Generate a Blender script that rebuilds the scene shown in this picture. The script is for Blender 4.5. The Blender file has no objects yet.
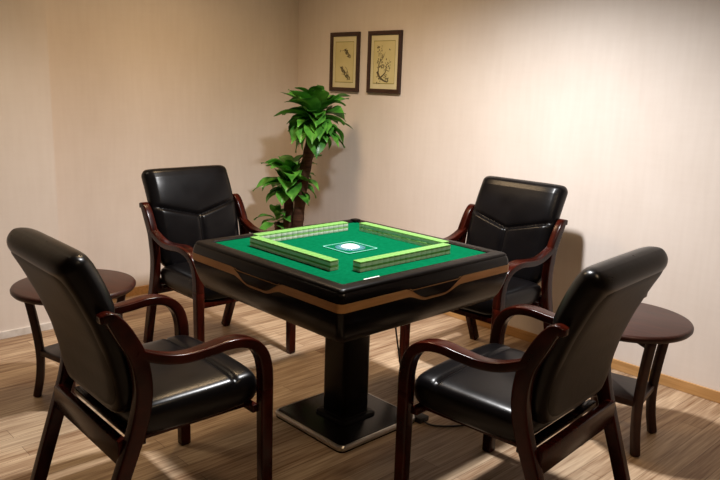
import bpy, bmesh, math, random
from mathutils import Vector, Matrix

random.seed(7)
scene = bpy.context.scene
col = scene.collection
PI = math.pi

# ------------------------------------------------------------------ materials
def new_mat(name):
    m = bpy.data.materials.new(name)
    m.use_nodes = True
    nt = m.node_tree
    return m, nt, nt.nodes['Principled BSDF']

def noise_mat(name, c1, c2, rough=0.5, scale=8.0, stretch=(1, 1, 1), bump=0.0, bump_scale=None,
              metallic=0.0, coat=0.0, rough2=None, detail=4.0, spec=None):
    m, nt, b = new_mat(name)
    N, L = nt.nodes, nt.links
    tc = N.new('ShaderNodeTexCoord')
    mp = N.new('ShaderNodeMapping')
    mp.inputs['Scale'].default_value = stretch
    L.new(tc.outputs['Object'], mp.inputs['Vector'])
    nz = N.new('ShaderNodeTexNoise')
    nz.inputs['Scale'].default_value = scale
    nz.inputs['Detail'].default_value = detail
    L.new(mp.outputs['Vector'], nz.inputs['Vector'])
    cr = N.new('ShaderNodeValToRGB')
    cr.color_ramp.elements[0].position = 0.32
    cr.color_ramp.elements[1].position = 0.68
    cr.color_ramp.elements[0].color = (*c1, 1)
    cr.color_ramp.elements[1].color = (*c2, 1)
    L.new(nz.outputs['Fac'], cr.inputs['Fac'])
    L.new(cr.outputs['Color'], b.inputs['Base Color'])
    b.inputs['Roughness'].default_value = rough
    b.inputs['Metallic'].default_value = metallic
    if spec is not None:
        b.inputs['Specular IOR Level'].default_value = spec
    if coat:
        b.inputs['Coat Weight'].default_value = coat
        b.inputs['Coat Roughness'].default_value = 0.12
    if rough2 is not None:
        mr = N.new('ShaderNodeMapRange')
        mr.inputs['To Min'].default_value = rough
        mr.inputs['To Max'].default_value = rough2
        L.new(nz.outputs['Fac'], mr.inputs['Value'])
        L.new(mr.outputs['Result'], b.inputs['Roughness'])
    if bump:
        n2 = N.new('ShaderNodeTexNoise')
        n2.inputs['Scale'].default_value = bump_scale or scale
        n2.inputs['Detail'].default_value = 3
        L.new(mp.outputs['Vector'], n2.inputs['Vector'])
        bp = N.new('ShaderNodeBump')
        bp.inputs['Strength'].default_value = bump
        bp.inputs['Distance'].default_value = 0.004
        L.new(n2.outputs['Fac'], bp.inputs['Height'])
        L.new(bp.outputs['Normal'], b.inputs['Normal'])
    return m

def wall_material():
    m, nt, b = new_mat('peach_linen_wallpaper')
    N, L = nt.nodes, nt.links
    tc = N.new('ShaderNodeTexCoord')
    sep = N.new('ShaderNodeSeparateXYZ')
    L.new(tc.outputs['Object'], sep.inputs[0])
    add = N.new('ShaderNodeMath'); add.operation = 'ADD'
    L.new(sep.outputs['X'], add.inputs[0]); L.new(sep.outputs['Y'], add.inputs[1])
    def streak(sx, sz, scale, detail=3):
        c = N.new('ShaderNodeCombineXYZ')
        a = N.new('ShaderNodeMath'); a.operation = 'MULTIPLY'; a.inputs[1].default_value = sx
        z = N.new('ShaderNodeMath'); z.operation = 'MULTIPLY'; z.inputs[1].default_value = sz
        L.new(add.outputs[0], a.inputs[0]); L.new(sep.outputs['Z'], z.inputs[0])
        L.new(a.outputs[0], c.inputs['X']); L.new(z.outputs[0], c.inputs['Y'])
        n = N.new('ShaderNodeTexNoise'); n.inputs['Scale'].default_value = scale; n.inputs['Detail'].default_value = detail
        L.new(c.outputs[0], n.inputs['Vector'])
        return n.outputs['Fac']
    vert = streak(1.0, 0.12, 30)
    horz = streak(0.15, 1.0, 45)
    blot = streak(1.0, 1.0, 3.0, 5)
    broad = streak(1.0, 0.05, 2.2, 1)
    def mix(a, b_, f):
        x = N.new('ShaderNodeMix'); x.data_type = 'FLOAT'
        x.inputs[0].default_value = f
        L.new(a, x.inputs[2]); L.new(b_, x.inputs[3])
        return x.outputs[0]
    s = mix(mix(vert, horz, 0.28), mix(blot, broad, 0.45), 0.6)
    cr = N.new('ShaderNodeValToRGB')
    cr.color_ramp.elements[0].position = 0.30
    cr.color_ramp.elements[1].position = 0.70
    cr.color_ramp.elements[0].color = (0.70, 0.620, 0.556, 1)
    cr.color_ramp.elements[1].color = (0.80, 0.727, 0.668, 1)
    L.new(s, cr.inputs['Fac'])
    L.new(cr.outputs['Color'], b.inputs['Base Color'])
    b.inputs['Roughness'].default_value = 0.75
    b.inputs['Specular IOR Level'].default_value = 0.25
    bp = N.new('ShaderNodeBump'); bp.inputs['Strength'].default_value = 0.12; bp.inputs['Distance'].default_value = 0.002
    L.new(mix(vert, horz, 0.5), bp.inputs['Height'])
    L.new(bp.outputs['Normal'], b.inputs['Normal'])
    return m

def floor_material():
    m, nt, b = new_mat('light_laminate_planks')
    N, L = nt.nodes, nt.links
    tc = N.new('ShaderNodeTexCoord')
    rot = N.new('ShaderNodeMapping')
    rot.inputs['Rotation'].default_value = (0, 0, PI / 2)
    L.new(tc.outputs['Object'], rot.inputs['Vector'])
    br = N.new('ShaderNodeTexBrick')
    br.offset = 0.37
    br.inputs['Scale'].default_value = 1.0
    br.inputs['Brick Width'].default_value = 1.21
    br.inputs['Row Height'].default_value = 0.095
    br.inputs['Mortar Size'].default_value = 0.0010
    br.inputs['Color1'].default_value = (0.0, 0.0, 0.0, 1)
    br.inputs['Color2'].default_value = (1, 1, 1, 1)
    br.inputs['Mortar'].default_value = (0.5, 0.5, 0.5, 1)
    L.new(rot.outputs['Vector'], br.inputs['Vector'])
    st = N.new('ShaderNodeMapping'); st.inputs['Scale'].default_value = (22, 1.3, 1)
    L.new(tc.outputs['Object'], st.inputs['Vector'])
    gr = N.new('ShaderNodeTexNoise'); gr.inputs['Scale'].default_value = 2.2; gr.inputs['Detail'].default_value = 5
    L.new(st.outputs['Vector'], gr.inputs['Vector'])
    st2 = N.new('ShaderNodeMapping'); st2.inputs['Scale'].default_value = (60, 2.2, 1)
    L.new(tc.outputs['Object'], st2.inputs['Vector'])
    g2 = N.new('ShaderNodeTexNoise'); g2.inputs['Scale'].default_value = 2.0; g2.inputs['Detail'].default_value = 4
    L.new(st2.outputs['Vector'], g2.inputs['Vector'])
    a1 = N.new('ShaderNodeMix'); a1.data_type = 'FLOAT'; a1.inputs[0].default_value = 0.45
    L.new(gr.outputs['Fac'], a1.inputs[2]); L.new(g2.outputs['Fac'], a1.inputs[3])
    a2 = N.new('ShaderNodeMix'); a2.data_type = 'FLOAT'; a2.inputs[0].default_value = 0.14
    L.new(a1.outputs[0], a2.inputs[2]); L.new(br.outputs['Color'], a2.inputs[3])
    cr = N.new('ShaderNodeValToRGB')
    cr.color_ramp.elements[0].position = 0.33
    cr.color_ramp.elements[1].position = 0.66
    cr.color_ramp.elements[0].color = (0.165, 0.080, 0.034, 1)
    cr.color_ramp.elements[1].color = (0.58, 0.435, 0.292, 1)
    L.new(a2.outputs[0], cr.inputs['Fac'])
    dk = N.new('ShaderNodeMix'); dk.data_type = 'RGBA'
    dk.inputs[7].default_value = (0.12, 0.065, 0.034, 1)
    L.new(br.outputs['Fac'], dk.inputs[0])
    L.new(cr.outputs['Color'], dk.inputs[6])
    L.new(dk.outputs[2], b.inputs['Base Color'])
    b.inputs['Roughness'].default_value = 0.45
    b.inputs['Specular IOR Level'].default_value = 0.25
    bp = N.new('ShaderNodeBump'); bp.inputs['Strength'].default_value = 0.08; bp.inputs['Distance'].default_value = 0.002
    L.new(a1.outputs[0], bp.inputs['Height'])
    L.new(bp.outputs['Normal'], b.inputs['Normal'])
    return m

M = {}
M['wall'] = wall_material()
M['floor'] = floor_material()
M['ceiling'] = noise_mat('ceiling_paint', (0.36, 0.28, 0.20), (0.42, 0.33, 0.25), 0.9, 4)
M['skirt'] = noise_mat('honey_wood_skirting', (0.42, 0.22, 0.075), (0.55, 0.31, 0.12), 0.4, 5, (1.2, 12, 12))
M['white_skirt'] = noise_mat('white_skirting', (0.60, 0.55, 0.50), (0.78, 0.74, 0.70), 0.6, 18)
M['leather'] = noise_mat('black_leather', (0.0024, 0.0020, 0.0022), (0.0046, 0.0040, 0.0045), 0.24, 6, bump=0.10, bump_scale=22, rough2=0.34, spec=0.20)
M['back_leather'] = noise_mat('dull_black_leather', (0.0050, 0.0034, 0.0022), (0.0090, 0.0064, 0.0044), 0.45, 7, bump=0.15, bump_scale=30, spec=0.16)
M['cherry'] = noise_mat('dark_cherry_lacquer', (0.012, 0.0016, 0.0008), (0.046, 0.0055, 0.0023), 0.22, 5, (10, 1.6, 1.6), spec=0.18)
M['mahogany'] = noise_mat('dark_mahogany', (0.022, 0.0062, 0.0040), (0.042, 0.0120, 0.0075), 0.38, 4, (2, 14, 6), spec=0.3)
M['gloss_black'] = noise_mat('gloss_black_lacquer', (0.0024, 0.0017, 0.0015), (0.0046, 0.0034, 0.0030), 0.16, 4, rough2=0.28, spec=0.17)
M['rim_black'] = noise_mat('rim_black_plastic', (0.003, 0.0023, 0.002), (0.006, 0.0045, 0.004), 0.3, 9, rough2=0.42, spec=0.10)
M['gold'] = noise_mat('bronze_trim', (0.40, 0.20, 0.065), (0.54, 0.29, 0.11), 0.36, 6, (1, 1, 8), metallic=0.25)
M['felt'] = noise_mat('green_felt', (0.0010, 0.080, 0.031), (0.0016, 0.102, 0.041), 0.95, 60, bump=0.15, bump_scale=400, spec=0.0)
M['panel_teal'] = noise_mat('teal_panel', (0.012, 0.20, 0.20), (0.05, 0.30, 0.33), 0.3, 40)
M['panel_line'] = noise_mat('pale_panel_lines', (0.12, 0.40, 0.34), (0.18, 0.48, 0.42), 0.4, 20)
M['panel_blue'] = noise_mat('blue_panel_print', (0.015, 0.08, 0.12), (0.05, 0.16, 0.21), 0.3, 60, spec=0.2)
M['dome'] = noise_mat('white_dome', (0.55, 0.59, 0.66), (0.64, 0.68, 0.74), 0.2, 10)
M['tile_green'] = noise_mat('lime_tile_back', (0.135, 0.315, 0.075), (0.18, 0.375, 0.105), 0.3, 30, spec=0.15)
M['tile_ivory'] = noise_mat('ivory_tile', (0.70, 0.74, 0.62), (0.80, 0.83, 0.72), 0.3, 30, spec=0.3)
M['steel'] = noise_mat('brushed_steel_edge', (0.42, 0.40, 0.37), (0.60, 0.58, 0.54), 0.28, 5, (2, 2, 30), metallic=0.9)
M['rubber'] = noise_mat('black_rubber', (0.012, 0.011, 0.011), (0.022, 0.02, 0.02), 0.5, 20)
M['label'] = noise_mat('white_sticker', (0.72, 0.74, 0.72), (0.85, 0.86, 0.84), 0.45, 40)
M['frame'] = noise_mat('dark_brown_frame', (0.030, 0.011, 0.007), (0.050, 0.020, 0.012), 0.35, 6, (3, 3, 12))
M['paper'] = noise_mat('cream_paper', (0.60, 0.53, 0.25), (0.70, 0.62, 0.33), 0.7, 6)
M['paper_pale'] = noise_mat('pale_mount', (0.66, 0.60, 0.36), (0.74, 0.68, 0.44), 0.7, 6)
M['ink'] = noise_mat('grey_ink', (0.075, 0.06, 0.03), (0.15, 0.12, 0.06), 0.8, 40)
M['olive_line'] = noise_mat('olive_border_line', (0.24, 0.21, 0.05), (0.34, 0.30, 0.09), 0.8, 20)
M['leaf'] = noise_mat('glossy_leaf', (0.016, 0.120, 0.012), (0.130, 0.42, 0.055), 0.34, 11, (1, 1, 1), bump=0.1, bump_scale=30, spec=0.4)
M['cane'] = noise_mat('brown_cane', (0.028, 0.012, 0.006), (0.085, 0.040, 0.022), 0.8, 9, (1, 1, 5), bump=0.7, bump_scale=18, spec=0.2)
M['pot'] = noise_mat('terracotta_pot', (0.20, 0.07, 0.035), (0.28, 0.11, 0.055), 0.6, 7)
M['soil'] = noise_mat('dark_soil', (0.02, 0.013, 0.008), (0.05, 0.034, 0.02), 0.95, 40, bump=0.8, bump_scale=60)

# ------------------------------------------------------------------ mesh helpers
def sst(a, b, x):
    t = max(0, min(1, (x - a) / (b - a)))
    return t * t * (3 - 2 * t)
def build(name, bm, mats, parent=None, smooth=40, loc=None):
    bmesh.ops.recalc_face_normals(bm, faces=bm.faces)
    me = bpy.data.meshes.new(name)
    bm.to_mesh(me); bm.free()
    if not isinstance(mats, (list, tuple)):
        mats = [mats]
    for m in mats:
        me.materials.append(m)
    if smooth:
        for p in me.polygons:
            p.use_smooth = True
        me.set_sharp_from_angle(angle=math.radians(smooth))
    o = bpy.data.objects.new(name, me)
    col.objects.link(o)
    if parent:
        o.parent = parent
    if loc:
        o.location = loc
    return o

def empty(name, loc, rz=0.0):
    o = bpy.data.objects.new(name, None)
    o.empty_display_size = 0.1
    o.location = loc
    o.rotation_euler = (0, 0, rz)
    col.objects.link(o)
    return o

def tag(o, label, cat, group=None):
    o['label'] = label
    o['category'] = cat
    if group:
        o['group'] = group
    return o

def structure(o):
    o['kind'] = 'structure'
    return o

def box(bm, x0, x1, y0, y1, z0, z1, bevel=0.0, seg=2, mat=0):
    vs = [bm.verts.new(p) for p in ((x0, y0, z0), (x1, y0, z0), (x1, y1, z0), (x0, y1, z0),
                                    (x0, y0, z1), (x1, y0, z1), (x1, y1, z1), (x0, y1, z1))]
    fs = [bm.faces.new([vs[i] for i in q]) for q in ((0, 3, 2, 1), (4, 5, 6, 7), (0, 1, 5, 4), (1, 2, 6, 5), (2, 3, 7, 6), (3, 0, 4, 7))]
    for f in fs:
        f.material_index = mat
    if bevel:
        es = list({e for f in fs for e in f.edges})
        bmesh.ops.bevel(bm, geom=es, offset=bevel, segments=seg, profile=0.5, affect='EDGES')
    return bm

def catmull(pts, n=6):
    P = [Vector(p) for p in pts]
    P = [2 * P[0] - P[1]] + P + [2 * P[-1] - P[-2]]
    out = []
    for i in range(1, len(P) - 2):
        for k in range(n):
            t = k / n
            a, b, c, d = P[i - 1], P[i], P[i + 1], P[i + 2]
            out.append(0.5 * ((2 * b) + (c - a) * t + (2 * a - 5 * b + 4 * c - d) * t * t + (3 * b - a - 3 * c + d) * t ** 3))
    out.append(P[-2])
    return out

def section(n, p):
    out = []
    for k in range(n):
        a = 2 * PI * (k + 0.5) / n
        c, s = math.cos(a), math.sin(a)
        out.append((math.copysign(abs(c) ** (2 / p), c), math.copysign(abs(s) ** (2 / p), s)))
    return out

def sweep(bm, pts, size, side=(1, 0, 0), n=16, p=4.0, capround=True):
    """rectangular-ish rounded bar along pts; size(i/total) -> (half width along side, half thickness)"""
    side = Vector(side).normalized()
    sec = section(n, p)
    rings = []
    T = len(pts)
    for i, q in enumerate(pts):
        t = (pts[min(i + 1, T - 1)] - pts[max(i - 1, 0)]).normalized()
        nrm = t.cross(side).normalized()
        sd = nrm.cross(t).normalized()
        w, h = size(i / (T - 1))
        rings.append([bm.verts.new(q + sd * (w * a) + nrm * (h * b)) for a, b in sec])
    for r0, r1 in zip(rings, rings[1:]):
        for k in range(n):
            bm.faces.new((r0[k], r0[(k + 1) % n], r1[(k + 1) % n], r1[k]))
    for r, q, d in ((rings[0], pts[0], pts[0] - pts[1]), (rings[-1], pts[-1], pts[-1] - pts[-2])):
        if capround:
            d = d.normalized()
            r2 = [bm.verts.new(q + (v.co - q) * 0.75 + d * 0.006) for v in r]
            for k in range(n):
                bm.faces.new((r[k], r[(k + 1) % n], r2[(k + 1) % n], r2[k]))
            bm.faces.new(r2)
        else:
            bm.faces.new(r)
    return bm

def tube(bm, pts, rad, n=10):
    rings = []
    T = len(pts)
    up = Vector((0, 0, 1))
    for i, q in enumerate(pts):
        t = (pts[min(i + 1, T - 1)] - pts[max(i - 1, 0)]).normalized()
        a = t.cross(up)
        if a.length < 1e-3:
            a = t.cross(Vector((1, 0, 0)))
        a.normalize(); b = t.cross(a).normalized()
        r = rad(i / (T - 1)) if callable(rad) else rad
        rings.append([bm.verts.new(q + a * (r * math.cos(2 * PI * k / n)) + b * (r * math.sin(2 * PI * k / n))) for k in range(n)])
    for r0, r1 in zip(rings, rings[1:]):
        for k in range(n):
            bm.faces.new((r0[k], r0[(k + 1) % n], r1[(k + 1) % n], r1[k]))
    bm.faces.new(rings[0]); bm.faces.new(rings[-1])
    return bm

def lathe(bm, prof, n=48):
    rings = []
    for r, z in prof:
        if r < 1e-5:
            rings.append([bm.verts.new((0, 0, z))])
        else:
            rings.append([bm.verts.new((r * math.cos(2 * PI * k / n), r * math.sin(2 * PI * k / n), z)) for k in range(n)])
    for a, b in zip(rings, rings[1:]):
        for k in range(n):
            k2 = (k + 1) % n
            if len(a) == 1 and len(b) == 1:
                continue
            if len(a) == 1:
                bm.faces.new((a[0], b[k], b[k2]))
            elif len(b) == 1:
                bm.faces.new((a[k], a[k2], b[0]))
            else:
                bm.faces.new((a[k], a[k2], b[k2], b[k]))
    return bm

def rsquare(h, r, seg=6):
    """rounded square outline, counter clockwise"""
    out = []
    r = min(r, h * 0.99)
    for cx, cy, a0 in ((h - r, h - r, 0), (-h + r, h - r, PI / 2), (-h + r, -h + r, PI), (h - r, -h + r, 1.5 * PI)):
        for k in range(seg + 1):
            a = a0 + PI / 2 * k / seg
            out.append((cx + r * math.cos(a), cy + r * math.sin(a)))
    return out

def square_loft(bm, prof, cap0=True, cap1=True, seg=6):
    """prof: (half size, corner radius, z)"""
    rings = [[bm.verts.new((x, y, z)) for x, y in rsquare(h, r, seg)] for h, r, z in prof]
    n = len(rings[0])
    for a, b in zip(rings, rings[1:]):
        for k in range(n):
            bm.faces.new((a[k], a[(k + 1) % n], b[(k + 1) % n], b[k]))
    if cap0:
        bm.faces.new(rings[0])
    if cap1:
        bm.faces.new(rings[-1])
    return bm

def copy_tree(o, parent=None):
    c = o.copy()
    col.objects.link(c)
    if parent:
        c.parent = parent
    for ch in [x for x in scene.objects if x.parent == o]:
        copy_tree(ch, c)
    return c

# ------------------------------------------------------------------ room
XL, YB, XR, YF, HC = -2.381, 1.579, 6.0, -6.0, 2.75
def slab(name, x0, x1, y0, y1, z0, z1, m, bevel=0.0):
    return structure(build(name, box(bmesh.new(), x0, x1, y0, y1, z0, z1, bevel), m, smooth=0))
slab('floor', XL - 0.1, XR + 0.1, YF - 0.1, YB + 0.1, -0.1, 0.0, M['floor'])
slab('ceiling', XL - 0.1, XR + 0.1, YF - 0.1, YB + 0.1, HC, HC + 0.1, M['ceiling'])
slab('wall_left', XL - 0.1, XL, YF, YB, 0, HC, M['wall'])
slab('wall_back', XL - 0.1, XR + 0.1, YB, YB + 0.1, 0, HC, M['wall'])
slab('wall_right', XR, XR + 0.1, YF, YB, 0, HC, M['wall'])
slab('wall_front', XL - 0.1, XR + 0.1, YF - 0.1, YF, 0, HC, M['wall'])
PX, PY = -2.03, -0.50
slab('wall_pilaster', XL, PX, YF, PY, 0, HC, M['wall'])
slab('baseboard_back', XL, XR, YB - 0.012, YB, 0, 0.06, M['skirt'], 0.003)
slab('baseboard_left', XL, XL + 0.012, PY, YB - 0.012, 0, 0.06, M['skirt'], 0.003)
slab('baseboard_pilaster', PX, PX + 0.010, YF, PY, 0, 0.045, M['white_skirt'], 0.002)

# ------------------------------------------------------------------ armchair
def back_center(l):
    """l: 0 bottom .. 1 top -> (y, z)"""
    z = BZ0 + (BZ1 - BZ0) * l
    pts = [(0.43, -0.192), (0.50, -0.195), (0.60, -0.207), (0.70, -0.230), (0.80, -0.265), (0.90, -0.310), (1.02, -0.372)]
    for (z0, y0), (z1, y1) in zip(pts, pts[1:]):
        if z <= z1 or z1 == 1.02:
            t = (z - z0) / (z1 - z0)
            return y0 + (y1 - y0) * t, z
BZ0, BZ1 = 0.460, 1.012

def seg_dist(px, pz, a, b):
    ax, az = a; bx, bz = b
    dx, dz = bx - ax, bz - az
    t = max(0, min(1, ((px - ax) * dx + (pz - az) * dz) / (dx * dx + dz * dz)))
    return math.hypot(px - ax - t * dx, pz - az - t * dz)

def smoothed(f, l, e=0.03):
    a = [f(max(0, min(1, l + k * e))) for k in (-1, -0.5, 0, 0.5, 1)]
    return sum(q[0] for q in a) / 5, sum(q[1] for q in a) / 5

def backrest_mesh():
    bm = bmesh.new()
    NL, NX = 150, 110
    W, T = 0.268, 0.052
    seams = [((-0.28, 0.815), (0.0, 0.745)), ((0.0, 0.745), (0.28, 0.815)), ((0.0, 0.745), (0.0, 0.40))]
    ls = [0.5 + 0.5 * (0.6 * q + 0.4 * math.sin(q * PI / 2)) for q in (-1 + 2 * k / (NL - 1) for k in range(NL))]
    ls = [0.5 + 0.5 * math.copysign(1 - (1 - abs(2 * l - 1)) ** 1.35, 2 * l - 1) * 0.5 + 0.5 * (l - 0.5) for l in ls]
    ls[0] = 0.0; ls[-1] = 1.0
    H = BZ1 - BZ0
    rings = []
    for l in ls:
        y, z = smoothed(back_center, l)
        z = BZ0 + H * l
        y0, z0 = smoothed(back_center, max(0, l - 0.02)); y1, z1 = smoothed(back_center, min(1, l + 0.02))
        t = Vector((0, y1 - y0, z1 - z0)).normalized()
        nrm = Vector((0, t.z, -t.y))
        db, dt = l * H, (1 - l) * H
        w = W - 0.012 * max(0, 1 - l * 2.0)
        rt, rb = 0.034, 0.10
        if dt < rt: w -= rt - math.sqrt(max(0, rt * rt - (rt - dt) ** 2))
        if db < rb: w -= rb - math.sqrt(max(0, rb * rb - (rb - db) ** 2))
        th = T - 0.008 * (1 - l)
        et, eb = 0.038, 0.03
        if dt < et: th *= math.sqrt(max(0.0004, 1 - ((et - dt) / et) ** 2))
        if db < eb: th *= math.sqrt(max(0.0004, 1 - ((eb - db) / eb) ** 2))
        ring = []
        for face in (1, -1):
            for k in range(NX):
                s = -1 + 2 * (k + (0.0 if face == 1 else 0.0)) / (NX - 1)
                if face == -1:
                    s = -s
                if k == NX - 1:
                    continue
                sp = math.copysign(1 - (1 - abs(s)) ** 1.8, s)
                sp = 0.45 * s + 0.55 * sp
                x = w * sp
                d = th * (max(0.0, 1 - abs(sp) ** 8)) ** (1 / 2.4)
                if face == 1:
                    inner = min(1, max(0, (1 - abs(sp)) * 6)) * min(1, db / 0.06) * min(1, dt / 0.06)
                    ds = min(seg_dist(x, z, *q) for q in seams)
                    puff = 0.010 * (1 - math.exp(-ds / 0.035)) * inner
                    low = sst(-0.002, 0.014, 0.745 + abs(x) * 0.25 - z)
                    puff += 0.008 * low * math.exp(-(ds / 0.06) ** 2) * inner
                    d += puff - 0.010 * math.exp(-(ds / 0.010) ** 2) * inner
                ring.append(bm.verts.new(Vector((x, y, z)) + nrm * (d * face)))
        rings.append(ring)
    n = len(rings[0])
    for a, b in zip(rings, rings[1:]):
        for k in range(n):
            bm.faces.new((a[k], a[(k + 1) % n], b[(k + 1) % n], b[k]))
    bm.faces.new(rings[0]); bm.faces.new(rings[-1])
    return bm

def back_panel_mesh():
    bm = bmesh.new()
    NL, NX = 40, 20
    H = BZ1 - BZ0
    grid = {}
    for side in (0, 1):
        for i in range(NL):
            l = 0.06 + 0.875 * i / (NL - 1)
            y, z = smoothed(back_center, l); z = BZ0 + H * l
            y0, z0 = smoothed(back_center, l - 0.02); y1, z1 = smoothed(back_center, l + 0.02)
            t = Vector((0, y1 - y0, z1 - z0)).normalized()
            nrm = Vector((0, t.z, -t.y))
            f = i / (NL - 1)
            e = min(f, 1 - f) * 0.875 * H
            w = 0.240 - 0.012 * (1 - f)
            rr = 0.05 if f > 0.5 else 0.085
            if e < rr: w -= rr - math.sqrt(rr * rr - (rr - e) ** 2)
            for k in range(NX):
                s = -1 + 2 * k / (NX - 1)
                edge = min(1, min((1 - abs(s)) * w, e) / 0.012)
                d = 0.052 - 0.008 * (1 - l) + (-0.008 if side == 0 else -0.001 + 0.0035 * math.sqrt(max(0, 1 - (1 - edge) ** 2)))
                d *= (1 - abs(w * s / 0.268) ** 8) ** (1 / 2.4)
                grid[side, i, k] = bm.verts.new(Vector((w * s, y, z)) - nrm * d)
        for i in range(NL - 1):
            for k in range(NX - 1):
                bm.faces.new((grid[side, i, k], grid[side, i, k + 1], grid[side, i + 1, k + 1], grid[side, i + 1, k]))
    ring = [(0, k) for k in range(NX)] + [(i, NX - 1) for i in range(1, NL)] + [(NL - 1, k) for k in range(NX - 2, -1, -1)] + [(i, 0) for i in range(NL - 2, 0, -1)]
    for a, b in zip(ring, ring[1:] + ring[:1]):
        bm.faces.new((grid[(0,) + a], grid[(0,) + b], grid[(1,) + b], grid[(1,) + a]))
    return bm

def seat_mesh():
    bm = bmesh.new()
    X, Y0, Y1, ZB, ZT = 0.2735, -0.185, 0.274, 0.394, 0.508
    NX, NY = 44, 52
    def dens(k, n):
        s = -1 + 2 * k / (n - 1)
        return 0.55 * s + 0.45 * math.copysign(1 - (1 - abs(s)) ** 2, s)
    top, bot = {}, {}
    for j in range(NY):
        v = dens(j, NY)
        y = (Y0 + Y1) / 2 + v * (Y1 - Y0) / 2
        for i in range(NX):
            u = dens(i, NX)
            cut = 1 - 0.03 * abs(v) ** 6
            x = X * u * cut
            yy = y if v < 0 else y - 0.012 * abs(u) ** 8 * v ** 4 + 0.010 * (1 - u * u) * max(0, v) ** 3
            eu = (1 - abs(u) ** 14) ** 0.40
            ev = (1 - abs(v) ** 12) ** 0.40
            e = eu * ev
            crown = 0.014 * (1 - u * u) * (1 - v * v * 0.6)
            dip = -0.006 * math.exp(-((u / 0.5) ** 2 + ((v + 0.15) / 0.45) ** 2))
            gr = -0.010 * math.exp(-((yy - 0.175) / 0.007) ** 2)
            zt = 0.466 + (ZT - 0.466 + crown + dip + gr) * e + 0.010 * max(0, v) ** 2 * e
            zb = 0.466 - (0.466 - ZB) * e ** 0.8 - 0.008 * (1 - v * v)
            top[i, j] = bm.verts.new((x, yy, zt))
            if i in (0, NX - 1) or j in (0, NY - 1):
                bot[i, j] = top[i, j]
            else:
                bot[i, j] = bm.verts.new((x, yy, zb))
    for g in (top, bot):
        for j in range(NY - 1):
            for i in range(NX - 1):
                bm.faces.new((g[i, j], g[i + 1, j], g[i + 1, j + 1], g[i, j + 1]))
    return bm

def make_armchair():
    root = empty('armchair', (0, 0, 0))
    build('backrest', backrest_mesh(), M['leather'], root, smooth=60)
    bp = build('back_panel', back_panel_mesh(), M['back_leather'], root, smooth=50)
    build('seat', seat_mesh(), M['leather'], root, smooth=60)
    # seat frame under the cushion
    bm = bmesh.new()
    box(bm, -0.2765, 0.2765, 0.234, 0.260, 0.366, 0.396, 0.004)
    box(bm, -0.262, 0.262, -0.190, -0.160, 0.374, 0.396, 0.004)
    box(bm, -0.235, -0.205, -0.18, 0.25, 0.376, 0.394, 0.004)
    box(bm, 0.205, 0.235, -0.18, 0.25, 0.376, 0.394, 0.004)
    build('seat_frame', bm, M['cherry'], root)
    # rear stretcher board between the rear legs
    bm = bmesh.new()
    box(bm, -0.272, 0.272, -0.258, -0.226, 0.330, 0.416, 0.005)
    build('crossbar', bm, M['cherry'], root)
    def xs(z):
        return 0.264 + (0.294 - 0.264) * min(1, max(0, z / 0.62))
    for s in (-1, 1):
        arm = [(-0.205, 0.705), (-0.165, 0.684), (-0.10, 0.660), (-0.03, 0.650), (0.05, 0.655), (0.115, 0.662), (0.175, 0.656),
               (0.222, 0.634), (0.254, 0.594), (0.269, 0.540), (0.272, 0.490), (0.272, 0.462)]
        pts = catmull([(s * (0.292 + 0.004 * min(1, max(0, (y + 0.1) / 0.3))), y, z) for y, z in arm], 6)
        bm = sweep(bmesh.new(), pts, lambda t: (0.0225 + 0.0085 * math.exp(-((t - 0.47) / 0.2) ** 2), 0.0165 + 0.0075 * sst(0.45, 0.85, t)), n=28, p=7)
        build('armrest', bm, M['cherry'], root, smooth=50)
        leg = catmull([(s * 0.296, 0.272, 0.462), (s * 0.296, 0.272, 0.30), (s * 0.296, 0.2725, 0.15), (s * 0.296, 0.273, 0.0)], 5)
        leg[-1].z = 0.006
        bm = sweep(bmesh.new(), leg, lambda t: (0.0225 - 0.002 * t, 0.0240 - 0.002 * t), n=28, p=7)
        build('leg', bm, M['cherry'], root, smooth=50)
        post = [(-0.304, 0.828), (-0.282, 0.829), (-0.260, 0.806), (-0.230, 0.755), (-0.200, 0.695), (-0.186, 0.635), (-0.181, 0.570), (-0.188, 0.505),
                (-0.204, 0.440), (-0.224, 0.380), (-0.256, 0.290), (-0.300, 0.165), (-0.355, 0.006)]
        pts = catmull([(s * xs(z), y, z) for y, z in post], 6)
        bm = sweep(bmesh.new(), pts, lambda t: (0.0205, 0.014 + 0.014 * sst(0.0, 0.25, t) - 0.004 * sst(0.5, 1, t)), n=28, p=7)
        build('leg', bm, M['cherry'], root, smooth=50)
    return root

GA = 'matching armchairs around the game table'
chair = make_armchair()
chairs = [
    (0.028, -0.962, -1.0, 'armchair seen from behind at front left, beside the left side table'),
    (0.908, -0.004, 94.0, 'armchair seen from behind at front right, hiding part of the right side table'),
    (-1.09, 0.02, -90.0, 'armchair facing us at the back left, between left side table and plant'),
    (-0.02, 1.0, 182.0, 'armchair facing us at the back right, its back against the picture wall'),
]
trees = [chair] + [copy_tree(chair) for _ in range(3)]
for o, (x, y, a, lab) in zip(trees, chairs):
    o.location = (x, y, 0)
    o.rotation_euler = (0, 0, math.radians(a))
    tag(o, 'black leather ' + lab, 'chair', GA)

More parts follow.
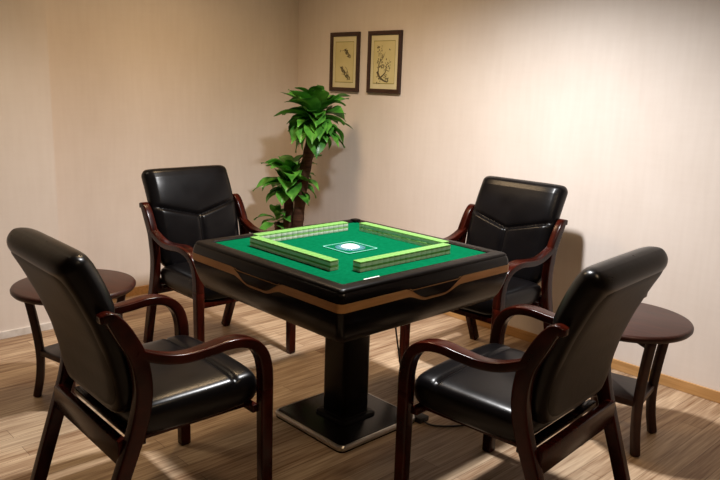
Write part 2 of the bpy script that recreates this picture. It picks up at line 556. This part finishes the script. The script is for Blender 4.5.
# ------------------------------------------------------------------ mahjong table
H = 0.82
table = tag(empty('mahjong_table', (0, 0, 0)), 'black square game table with green felt top, bronze stripe and pedestal foot', 'table')
PROF = [(0.448, 0.026, 0.602), (0.462, 0.027, 0.610), (0.478, 0.028, 0.640), (0.491, 0.028, 0.682), (0.5005, 0.028, 0.728),
        (0.5005, 0.028, 0.770), (0.498, 0.027, 0.788), (0.493, 0.025, 0.802)]
bm = bmesh.new()
square_loft(bm, [(0.40, 0.02, 0.598)] + PROF + [(0.486, 0.023, 0.808), (0.42, 0.02, 0.8075)])
build('body', bm, M['gloss_black'], table, smooth=50)
bm = bmesh.new()
rp = [(0.489, 0.024, 0.804), (0.490, 0.024, 0.810), (0.486, 0.023, 0.8155), (0.478, 0.022, 0.818), (0.455, 0.016, 0.8195),
      (0.439, 0.010, 0.8195), (0.432, 0.008, 0.8175), (0.429, 0.006, 0.813), (0.429, 0.006, 0.806)]
square_loft(bm, rp + [rp[0]], False, False)
build('rim', bm, M['rim_black'], table, smooth=50)
bm = bmesh.new()
square_loft(bm, [(0.4285, 0.006, 0.806), (0.4285, 0.006, 0.8115), (0.4265, 0.006, 0.812)])
build('felt_top', bm, M['felt'], table, smooth=30)

def half_at(z):
    for (h0, r0, z0), (h1, r1, z1) in zip(PROF, PROF[1:]):
        if z <= z1:
            t = (z - z0) / (z1 - z0)
            return h0 + (h1 - h0) * t
    return PROF[-1][0]
# stripe seen along a side: thick at the corners, dropping into a thin line under the drawer lens
def stripe(u):
    d = abs(u)
    k = 1 - sst(0.05, 0.17, d)
    zc = 0.752 - 0.040 * k
    ht = 0.0160 - 0.0105 * k ** 0.6
    return zc, ht
def side_strip(zlo, zhi, u0, u1, off, nu=56, nz=4):
    bm = bmesh.new()
    g = {}
    for layer in (0, 1):
        for i in range(nu + 1):
            u = u0 + (u1 - u0) * i / nu
            a, b = zlo(u), zhi(u)
            for j in range(nz + 1):
                z = a + (b - a) * j / nz
                h = half_at(z) + (off if layer else -0.003)
                g[layer, i, j] = bm.verts.new((u, -h, z))
        for i in range(nu):
            for j in range(nz):
                bm.faces.new((g[layer, i, j], g[layer, i + 1, j], g[layer, i + 1, j + 1], g[layer, i, j + 1]))
    for j0 in (0, nz):
        for i in range(nu):
            bm.faces.new((g[0, i, j0], g[0, i + 1, j0], g[1, i + 1, j0], g[1, i, j0]))
    for i0 in (0, nu):
        for j in range(nz):
            bm.faces.new((g[0, i0, j], g[0, i0, j + 1], g[1, i0, j + 1], g[1, i0, j]))
    return bm
def corner_strip(off):
    bm = bmesh.new()
    g = {}
    r = 0.028
    for layer in (0, 1):
        for i in range(9):
            a = -PI / 2 + PI / 2 * i / 8
            for j in range(5):
                z = 0.736 + 0.032 * j / 4
                h = half_at(z)
                rr = r + (off if layer else -0.003)
                g[layer, i, j] = bm.verts.new((h - r + rr * math.cos(a), -h + r + rr * math.sin(a), z))
        for i in range(8):
            for j in range(4):
                bm.faces.new((g[layer, i, j], g[layer, i + 1, j], g[layer, i + 1, j + 1], g[layer, i, j + 1]))
    for j0 in (0, 4):
        for i in range(8):
            bm.faces.new((g[0, i, j0], g[0, i + 1, j0], g[1, i + 1, j0], g[1, i, j0]))
    for i0 in (0, 8):
        for j in range(4):
            bm.faces.new((g[0, i0, j], g[0, i0, j + 1], g[1, i0, j + 1], g[1, i0, j]))
    return bm
def lens_lo(u): return stripe(u)[0] + stripe(u)[1] + 0.0005
def lens_hi(u): return max(lens_lo(u) + 0.0005, 0.757)
HS = 0.5005 - 0.028
for k in range(4):
    R = Matrix.Rotation(k * PI / 2, 4, 'Z')
    for nm, b_, mt in (('trim_stripe', side_strip(lambda u: stripe(u)[0] - stripe(u)[1], lambda u: stripe(u)[0] + stripe(u)[1], -HS, HS, 0.0012), 'gold'),
                       ('trim_corner', corner_strip(0.0016), 'gold'),
                       ('drawer_front', side_strip(lens_lo, lens_hi, -0.150, 0.150, 0.0045, 40, 6), 'gloss_black'),):
        bmesh.ops.transform(b_, matrix=R, verts=b_.verts)
        ob = build(nm, b_, M[mt], table, smooth=40)
        if nm == 'drawer_front':
            b2 = side_strip(lambda u: lens_hi(u) + 0.001, lambda u: lens_hi(u) + 0.004, -0.150, 0.150, 0.0014, 40, 2)
            bmesh.ops.transform(b2, matrix=R, verts=b2.verts)
            build('drawer_edge', b2, M['gold'], ob, smooth=40)

# pedestal
bm = bmesh.new()
square_loft(bm, [(0.095, 0.03, 0.600), (0.090, 0.028, 0.588), (0.083, 0.024, 0.580), (0.078, 0.022, 0.570), (0.078, 0.022, 0.05)])
col_ob = build('pedestal', bm, M['gloss_black'], table, smooth=40)
bm = bmesh.new()
lathe(bm, [(0, 0), (0.009, 0), (0.009, 0.003), (0.006, 0.0042), (0, 0.0042)], 20)
bmesh.ops.transform(bm, matrix=Matrix.Translation((-0.015, -0.0775, 0.50)) @ Matrix.Rotation(PI / 2, 4, 'X'), verts=bm.verts)
build('lock', bm, M['rubber'], col_ob)
bm = bmesh.new()
square_loft(bm, [(0.102, 0.02, 0.028), (0.102, 0.02, 0.040), (0.098, 0.02, 0.045), (0.079, 0.02, 0.047), (0.0775, 0.02, 0.052)])
build('collar', bm, M['rim_black'], table)
bm = bmesh.new()
square_loft(bm, [(0.236, 0.030, 0.0), (0.236, 0.030, 0.018), (0.232, 0.030, 0.028), (0.222, 0.026, 0.031)])
bp = build('base_plate', bm, M['gloss_black'], table)
bm = bmesh.new()
sp = [(0.2365, 0.030, 0.008), (0.2385, 0.031, 0.010), (0.2385, 0.031, 0.023), (0.234, 0.030, 0.0295), (0.228, 0.028, 0.0305), (0.232, 0.029, 0.02)]
square_loft(bm, sp + [sp[0]], False, False)
build('steel_edge', bm, M['steel'], bp)

# centre control panel with dice dome
Z0 = 0.8118
bm = bmesh.new()
square_loft(bm, [(0.090, 0.012, Z0), (0.090, 0.012, Z0 + 0.0022), (0.0885, 0.012, Z0 + 0.003)])
pan = build('control_panel', bm, M['felt'], table, smooth=30)
bm = bmesh.new()
sq = [(0.0885, 0.012, Z0 + 0.0025), (0.0885, 0.012, Z0 + 0.0036), (0.0825, 0.010, Z0 + 0.0036), (0.0825, 0.010, Z0 + 0.0025)]
square_loft(bm, sq + [sq[0]], False, False)
build('border_line', bm, M['panel_line'], pan, smooth=30)
bm = bmesh.new()
lathe(bm, [(0, Z0 + 0.0038), (0.066, Z0 + 0.0038), (0.067, Z0 + 0.0025)], 48)
build('dial_plate', bm, M['panel_blue'], pan, smooth=30)
bm = bmesh.new()
for k in range(24):
    a = 2 * PI * k / 24
    c, s = math.cos(a), math.sin(a)
    w = 0.0022
    r0, r1 = 0.044, 0.062 if k % 2 else 0.072
    vs = []
    for z in (Z0 + 0.0034, Z0 + 0.0046):
        vs.append([bm.verts.new((r0 * c - w * s, r0 * s + w * c, z)), bm.verts.new((r1 * c, r1 * s, z)), bm.verts.new((r0 * c + w * s, r0 * s - w * c, z))])
    bm.faces.new(vs[0]); bm.faces.new(vs[1])
    for i in range(3):
        bm.faces.new((vs[0][i], vs[0][(i + 1) % 3], vs[1][(i + 1) % 3], vs[1][i]))
build('dial_rays', bm, M['panel_line'], pan, smooth=0)
bm = bmesh.new()
lathe(bm, [(0.042, Z0 + 0.0036), (0.042, Z0 + 0.006), (0.036, Z0 + 0.011), (0.026, Z0 + 0.0145), (0.013, Z0 + 0.0165), (0, Z0 + 0.017)], 40)
build('dice_dome', bm, M['dome'], pan, smooth=50)
bm = bmesh.new()
box(bm, 0.4155, 0.427, -0.315, -0.235, 0.8118, 0.8142, 0.0006, 1)
build('sticker', bm, M['label'], table)
bm = bmesh.new()
box(bm, -0.452, -0.412, 0.412, 0.452, 0.812, 0.828, 0.004)
build('corner_stop', bm, M['rim_black'], table)

# ------------------------------------------------------------------ mahjong tiles
TW, TL, TH = 0.0315, 0.0430, 0.0205
bm = bmesh.new()
g = 0.0003
box(bm, -TW / 2 + g, TW / 2 - g, -TL / 2, TL / 2, 0, TH - g, 0.0016, 2)
bmesh.ops.bisect_plane(bm, geom=bm.verts[:] + bm.edges[:] + bm.faces[:], plane_co=(0, 0, TH * 0.64), plane_no=(0, 0, 1))
for f in bm.faces:
    f.material_index = 0 if f.calc_center_median().z > TH * 0.64 else 1
proto = build('mahjong_tile', bm, [M['tile_green'], M['tile_ivory']], smooth=40)
ords = ['first', 'second', 'third', 'fourth', 'fifth', 'sixth', 'seventh', 'eighth', 'ninth', 'tenth', 'eleventh', 'twelfth',
        'thirteenth', 'fourteenth', 'fifteenth', 'sixteenth', 'seventeenth']
walls = [  # name, start corner text, start xy, direction, rotation
    ('front left', 'left', (-0.283, -0.3135), (1, 0), 0),
    ('front right', 'front', (0.3135, -0.255), (0, 1), PI / 2),
    ('back right', 'back', (-0.250, 0.3090), (1, 0), 0),
    ('back left', 'left', (-0.3090, -0.287), (0, 1), PI / 2),
]
first = True
for wname, cname, (sx, sy), (dx, dy), rz in walls:
    for lv, lvn in ((0, 'bottom'), (1, 'top')):
        for k in range(17):
            if first:
                o = proto; first = False
            else:
                o = proto.copy(); col.objects.link(o)
            jl = random.uniform(-0.0006, 0.0006)
            o.location = (sx + dx * TW * (k + 0.5) + dy * jl, sy + dy * TW * (k + 0.5) + dx * jl, 0.812 + lv * TH)
            o.rotation_euler = (0, 0, rz)
            tag(o, '%s green-backed tile from the %s end, %s layer of the %s wall of tiles' % (ords[k], cname, lvn, wname), 'tile',
                'tiles stacked in the %s wall on the felt' % wname)

# ------------------------------------------------------------------ side tables
def make_side_table():
    root = empty('side_table', (0, 0, 0))
    ZT = 0.562
    bm = lathe(bmesh.new(), [(0, ZT - 0.032), (0.258, ZT - 0.032), (0.268, ZT - 0.029), (0.275, ZT - 0.020), (0.2755, ZT - 0.010), (0.271, ZT - 0.003),
                             (0.262, ZT), (0, ZT)], 72)
    build('tabletop', bm, M['mahogany'], root, smooth=40)
    bm = square_loft(bmesh.new(), [(0.128, 0.02, 0.212), (0.132, 0.02, 0.216), (0.132, 0.02, 0.236), (0.128, 0.02, 0.240)])
    build('shelf', bm, M['mahogany'], root)
    for k in range(4):
        a = PI / 4 + k * PI / 2
        rad = [(0.215, 0.520), (0.196, 0.42), (0.178, 0.30), (0.171, 0.20), (0.178, 0.10), (0.196, 0.006)]
        pts = catmull([(r * math.cos(a), r * math.sin(a), z) for r, z in rad], 6)
        bm = sweep(bmesh.new(), pts, lambda t: (0.0185, 0.0185), side=(-math.sin(a), math.cos(a), 0), n=20, p=4)
        build('leg', bm, M['mahogany'], root, smooth=50)
    bm = bmesh.new()
    for a in (PI / 4, 3 * PI / 4):
        c, s = math.cos(a), math.sin(a)
        pts = [Vector((-0.20 * c, -0.20 * s, 0.500)), Vector((0, 0, 0.500)), Vector((0.20 * c, 0.20 * s, 0.500))]
        sweep(bm, pts, lambda t: (0.012, 0.018), side=(-s, c, 0), n=12, p=5)
    build('apron', bm, M['mahogany'], root, smooth=50)
    return root
st = make_side_table()
st.location = (-1.012, -0.82, 0); st.rotation_euler = (0, 0, math.radians(12))
tag(st, 'round dark wooden side table at left, partly hidden by the front left armchair', 'side table', 'round side tables between the armchairs')
st2 = copy_tree(st)
st2.location = (0.888, 0.832, 0); st2.rotation_euler = (0, 0, math.radians(11))
tag(st2, 'round dark wooden side table at right, near the wall behind front right armchair', 'side table', 'round side tables between the armchairs')

# ------------------------------------------------------------------ plant
PXc, PYc = -1.86, 1.17
plant = tag(empty('potted_plant', (PXc, PYc, 0)), 'tall green corn plant with brown canes standing in the room corner', 'plant')
bm = lathe(bmesh.new(), [(0, 0), (0.13, 0), (0.14, 0.02), (0.165, 0.26), (0.178, 0.265), (0.178, 0.30), (0.165, 0.305), (0.158, 0.27), (0, 0.262)], 40)
pot = build('pot', bm, M['pot'], plant)
bm = lathe(bmesh.new(), [(0, 0.282), (0.08, 0.280), (0.158, 0.272), (0.158, 0.262), (0, 0.262)], 32)
build('soil', bm, M['soil'], pot)

def cane(pts, r0, r1):
    P = catmull(pts, 8)
    return build('cane', tube(bmesh.new(), P, lambda t: r0 + (r1 - r0) * t + 0.0025 * math.sin(t * 55), 14), M['cane'], plant, smooth=60)

def leaf(bm, base, az, el, L, W, droop, twist=0.0):
    n = 11
    p = Vector(base)
    d = Vector((math.cos(az) * math.cos(el), math.sin(az) * math.cos(el), math.sin(el)))
    sd = Vector((-math.sin(az), math.cos(az), 0))
    rows = []
    for i in range(n + 1):
        t = i / n
        w = W * (0.30 + 0.70 * sst(0, 0.28, t)) * (1 - sst(0.55, 1.0, t) ** 1.2) + 0.0015
        e = el - droop * t ** 1.15
        dr = Vector((math.cos(az) * math.cos(e), math.sin(az) * math.cos(e), math.sin(e)))
        up = sd.cross(dr) * -1
        if up.z < 0 and abs(e) < PI / 2: up = -up
        sw = (sd * math.cos(twist * t) + up * math.sin(twist * t))
        wav = 0.006 * math.sin(t * 9 + az * 3)
        rows.append([bm.verts.new(p + sw * w * 0.5 + up * (0.18 * w + wav)), bm.verts.new(p + sw * w * 0.25 + up * 0.055 * w), bm.verts.new(p),
                     bm.verts.new(p - sw * w * 0.25 + up * 0.055 * w), bm.verts.new(p - sw * w * 0.5 + up * (0.18 * w - wav))])
        p = p + dr * (L / n)
        az_ = az
    for a, b in zip(rows, rows[1:]):
        for k in range(4):
            bm.faces.new((a[k], a[k + 1], b[k + 1], b[k]))

def crown(top, n, L, W, seed, spread=0.16, parent=None, el0=1.35, el1=-0.25, dr=(1.1, 1.9)):
    rnd = random.Random(seed)
    bm = bmesh.new()
    for i in range(n):
        f = (i + 0.5) / n
        az = i * 2.39996 + rnd.uniform(-0.6, 0.6)
        el = el0 + (el1 - el0) * (1 - f) ** 0.8 + rnd.uniform(-0.35, 0.35)
        ln = L * (0.72 + 0.38 * math.sin(PI * (0.25 + 0.6 * (1 - f)))) * rnd.uniform(0.75, 1.2)
        base = (top[0] + 0.012 * math.cos(az), top[1] + 0.012 * math.sin(az), top[2] - spread * (1 - f))
        leaf(bm, base, az, el, ln, W * rnd.uniform(0.8, 1.15), rnd.uniform(*dr), rnd.uniform(-0.5, 0.5))
    # keep the leaf tips off the walls
    for v in bm.verts:
        x, y = v.co.x + PXc, v.co.y + PYc
        if y > YB - 0.02: v.co.y = YB - 0.02 - PYc - 0.1 * (y - YB + 0.02)
        if x < XL + 0.02: v.co.x = XL + 0.02 - PXc
    return build('foliage', bm, M['leaf'], parent, smooth=80)

c1 = cane([(0.0, 0.0, 0.27), (0.025, 0.0, 0.53), (0.07, 0.0, 0.80), (0.135, 0.01, 1.07), (0.18, 0.01, 1.28)], 0.044, 0.037)
crown((0.185, 0.01, 1.335), 70, 0.230, 0.125, 4, 0.15, c1, el0=1.15, el1=-0.35, dr=(0.35, 1.45))
c2 = cane([(-0.055, -0.03, 0.27), (-0.055, -0.03, 0.5), (-0.045, -0.03, 0.80)], 0.042, 0.034)
crown((-0.04, -0.03, 0.845), 36, 0.235, 0.125, 12, 0.13, c2, el0=1.3, el1=0.0, dr=(0.9, 2.1))
c3 = cane([(-0.10, -0.06, 0.27), (-0.12, -0.07, 0.40), (-0.135, -0.075, 0.49)], 0.028, 0.022)
crown((-0.14, -0.08, 0.545), 11, 0.18, 0.075, 5, 0.08, c3, el0=1.1, dr=(0.9, 1.5))

# ------------------------------------------------------------------ pictures on the back wall
def stroke(bm, pts, w0, w1, y, n=6):
    P = catmull([(x, y, z) for x, z in pts], n)
    rows = []
    T = len(P)
    for i, q in enumerate(P):
        t = (P[min(i + 1, T - 1)] - P[max(0, i - 1)]).normalized()
        nn = Vector((-t.z, 0, t.x))
        w = w0 + (w1 - w0) * i / (T - 1)
        rows.append((bm.verts.new(q + nn * w), bm.verts.new(q - nn * w)))
    for a, b in zip(rows, rows[1:]):
        bm.faces.new((a[0], a[1], b[1], b[0]))

def blob(bm, x, z, rx, rz, y, ang=0.0, n=10):
    vs = []
    for k in range(n):
        a = 2 * PI * k / n
        px, pz = rx * math.cos(a), rz * math.sin(a)
        vs.append(bm.verts.new((x + px * math.cos(ang) - pz * math.sin(ang), y, z + px * math.sin(ang) + pz * math.cos(ang))))
    bm.faces.new(vs)

def picture(xc, zc, w, h, label, kind):
    root = tag(empty('framed_picture', (xc, YB, zc)), label, 'picture', 'ink pictures on the back wall')
    fw = 0.030
    bm = bmesh.new()
    prof = [(0.0, 0.0), (0.0, -0.018), (0.004, -0.022), (fw - 0.006, -0.020), (fw, -0.014), (fw, 0.0)]
    rings = []
    for ins, y in prof:
        a, b = w / 2 - ins, h / 2 - ins
        rings.append([bm.verts.new((sx * a, y, sz * b)) for sx, sz in ((-1, -1), (1, -1), (1, 1), (-1, 1))])
    for r0, r1 in zip(rings, rings[1:] + rings[:1]):
        for k in range(4):
            bm.faces.new((r0[k], r0[(k + 1) % 4], r1[(k + 1) % 4], r1[k]))
    build('frame', bm, M['frame'], root, smooth=30)
    iw, ih = w / 2 - fw + 0.002, h / 2 - fw + 0.002
    mt = build('mount', box(bmesh.new(), -iw, iw, -0.010, -0.002, -ih, ih), M['paper_pale'], root, smooth=0)
    pw, ph = iw - 0.030, ih - 0.038
    pr = build('print', box(bmesh.new(), -pw, pw, -0.0112, -0.0098, -ph, ph), M['paper'], root, smooth=0)
    bm = bmesh.new()
    lw = 0.0022
    for x0, x1, z0, z1 in ((-pw, pw, ph - 2 * lw, ph), (-pw, pw, -ph, -ph + 2 * lw), (-pw, -pw + lw, -ph, ph), (pw - lw, pw, -ph, ph)):
        box(bm, x0, x1, -0.0117, -0.0111, z0, z1)
    build('border_line', bm, M['olive_line'], pr, smooth=0)
    bm = bmesh.new()
    Y = -0.01175
    rnd = random.Random(kind + 20)
    if kind == 0:   # sprays of blossom over a rock
        stroke(bm, [(0.06, -0.11), (0.02, -0.08), (-0.02, -0.05), (-0.05, -0.03)], 0.004, 0.0012, Y)
        stroke(bm, [(0.05, -0.12), (0.0, -0.09), (-0.03, -0.085)], 0.003, 0.001, Y)
        stroke(bm, [(0.055, -0.115), (0.03, -0.05), (0.01, -0.035)], 0.003, 0.001, Y)
        for k in range(60):
            t = rnd.random()
            blob(bm, 0.055 - 0.09 * t + rnd.uniform(-0.012, 0.015), -0.115 + 0.075 * t + rnd.uniform(-0.016, 0.016), rnd.uniform(0.004, 0.010), rnd.uniform(0.002, 0.005), Y - 0.0001 * k / 60, rnd.uniform(0, 3))
        stroke(bm, [(-0.03, 0.08), (0.0, 0.085), (0.03, 0.075), (0.055, 0.045)], 0.001, 0.003, Y)
        for k in range(48):
            t = rnd.random()
            blob(bm, 0.005 + 0.05 * t + rnd.uniform(-0.012, 0.012), 0.088 - 0.045 * t + rnd.uniform(-0.014, 0.012), rnd.uniform(0.003, 0.009), rnd.uniform(0.002, 0.005), Y - 0.0001 * k / 60, rnd.uniform(0, 3))
        for k in range(4):
            blob(bm, -0.048 + rnd.uniform(-.005, .008), 0.078 + rnd.uniform(-0.006, 0.006), 0.004, 0.002, Y, rnd.uniform(0, 3))
    else:           # old tree trunk with winding branches
        stroke(bm, [(-0.065, -0.065), (-0.04, -0.10), (0.0, -0.125), (0.04, -0.135)], 0.010, 0.004, Y)
        stroke(bm, [(-0.03, -0.105), (0.015, -0.07), (0.025, -0.02), (0.05, -0.005)], 0.006, 0.0012, Y)
        stroke(bm, [(-0.055, -0.075), (-0.05, -0.02), (-0.03, 0.03), (-0.04, 0.08)], 0.005, 0.001, Y)
        stroke(bm, [(-0.045, 0.0), (-0.01, 0.03), (0.01, 0.07)], 0.003, 0.0008, Y)
        stroke(bm, [(0.02, -0.05), (0.05, -0.06), (0.06, -0.03)], 0.003, 0.0008, Y)
        for k in range(100):
            x, z = rnd.choice([(-0.05, -0.12), (-0.045, -0.01), (-0.035, 0.05), (0.0, -0.03), (0.025, -0.11), (0.045, -0.01), (-0.045, 0.085)])
            blob(bm, x + rnd.uniform(-0.024, 0.024), z + rnd.uniform(-0.03, 0.03), rnd.uniform(0.003, 0.009), rnd.uniform(0.0015, 0.005), Y - 0.0001 * k / 100, rnd.uniform(0, 3))
        for k in range(4):
            blob(bm, 0.052 + rnd.uniform(-.006, .006), 0.085 + rnd.uniform(-0.006, 0.006), 0.005, 0.002, Y, rnd.uniform(0, 3))
    build('ink_drawing', bm, M['ink'], pr, smooth=0)

picture(-1.815, 1.669, 0.315, 0.426, 'left of the two small dark-framed ink pictures, just above the plant', 0)
picture(-1.401, 1.669, 0.326, 0.426, 'right of the two small dark-framed ink pictures, showing a winding tree', 1)

# ------------------------------------------------------------------ cord and adapter
bm = bmesh.new()
pts = catmull([(-0.10, 0.38, 0.600), (-0.11, 0.40, 0.50), (-0.125, 0.45, 0.30), (-0.13, 0.50, 0.10), (-0.11, 0.50, 0.012), (-0.02, 0.42, 0.006), (0.10, 0.32, 0.006),
               (0.22, 0.27, 0.010)], 10)
tube(bm, pts, 0.0045, 10)
build('power_cord', bm, M['rubber'], table, smooth=60)
bm = bmesh.new()
tube(bm, catmull([(0.262, 0.248, 0.012), (0.30, 0.25, 0.006), (0.345, 0.28, 0.006), (0.40, 0.36, 0.006), (0.45, 0.50, 0.006), (0.43, 0.75, 0.006), (0.40, 1.20, 0.006), (0.42, 1.50, 0.006)], 10), 0.0045, 10)
tag(build('floor_cable', bm, M['rubber'], smooth=60), 'black cable running over the floor from the small adapter under front right armchair', 'cable')
bm = box(bmesh.new(), 0.205, 0.265, 0.225, 0.285, 0.0005, 0.026, 0.005)
tag(build('power_adapter', bm, M['rubber']), 'small black adapter box on the floor beside the pedestal foot', 'adapter')

# ------------------------------------------------------------------ lights
def spot(name, loc, power, size, blend, rad, color, aim=(0, 0, -1)):
    l = bpy.data.lights.new(name, 'SPOT')
    l.energy = power; l.spot_size = math.radians(size); l.spot_blend = blend
    l.shadow_soft_size = rad; l.color = color
    o = bpy.data.objects.new(name, l)
    o.location = loc
    o.rotation_euler = Vector(aim).to_track_quat('-Z', 'Y').to_euler()
    col.objects.link(o)
WHITE, WARM = (1.0, 0.985, 0.985), (1.0, 0.70, 0.40)
spot('downlight_or_fill', (0.16, 0.25, 2.6), 392, 147, 1.0, 0.08, WHITE)
spot('downlight_or_fill', (-1.15, 0.28, 2.62), 90, 174, 1.0, 0.2, WARM)
spot('downlight_or_fill', (-1.45, -1.35, 2.6), 62, 105, 1.0, 0.16, (1.0, 0.82, 0.58))  # added warm fill without a known fixture, brightens the pilaster
spot('downlight_or_fill', (1.9, -0.33, 2.6), 48, 160, 1.0, 0.2, (1.0, 0.74, 0.46))  # invented fill from the right, warms the back wall and lifts the chair's shadow
w = bpy.data.worlds.new('world'); scene.world = w
w.use_nodes = True
w.node_tree.nodes['Background'].inputs['Color'].default_value = (1.0, 0.60, 0.32, 1)
w.node_tree.nodes['Background'].inputs['Strength'].default_value = 0.05

# ------------------------------------------------------------------ camera
f = 721.6585
F = Vector((-0.707639, 0.673949, -0.212224)); R = Vector((0.684277, 0.728525, 0.031887)); U = Vector((-0.176101, 0.122656, 0.976701))
cam = bpy.data.cameras.new('camera')
cam.sensor_fit = 'HORIZONTAL'; cam.sensor_width = 36.0
cam.lens = f / 720 * 36.0
cam.clip_start = 0.05
co = bpy.data.objects.new('camera', cam)
mw = Matrix(((R.x, U.x, -F.x, 2.268756), (R.y, U.y, -F.y, -2.102883), (R.z, U.z, -F.z, 1.520666), (0, 0, 0, 1)))
co.matrix_world = mw
col.objects.link(co)
scene.camera = co
vs = scene.view_settings
vs.view_transform = 'Standard'; vs.look = 'None'; vs.exposure = 0.0; vs.gamma = 1.0
vs.use_curve_mapping = False
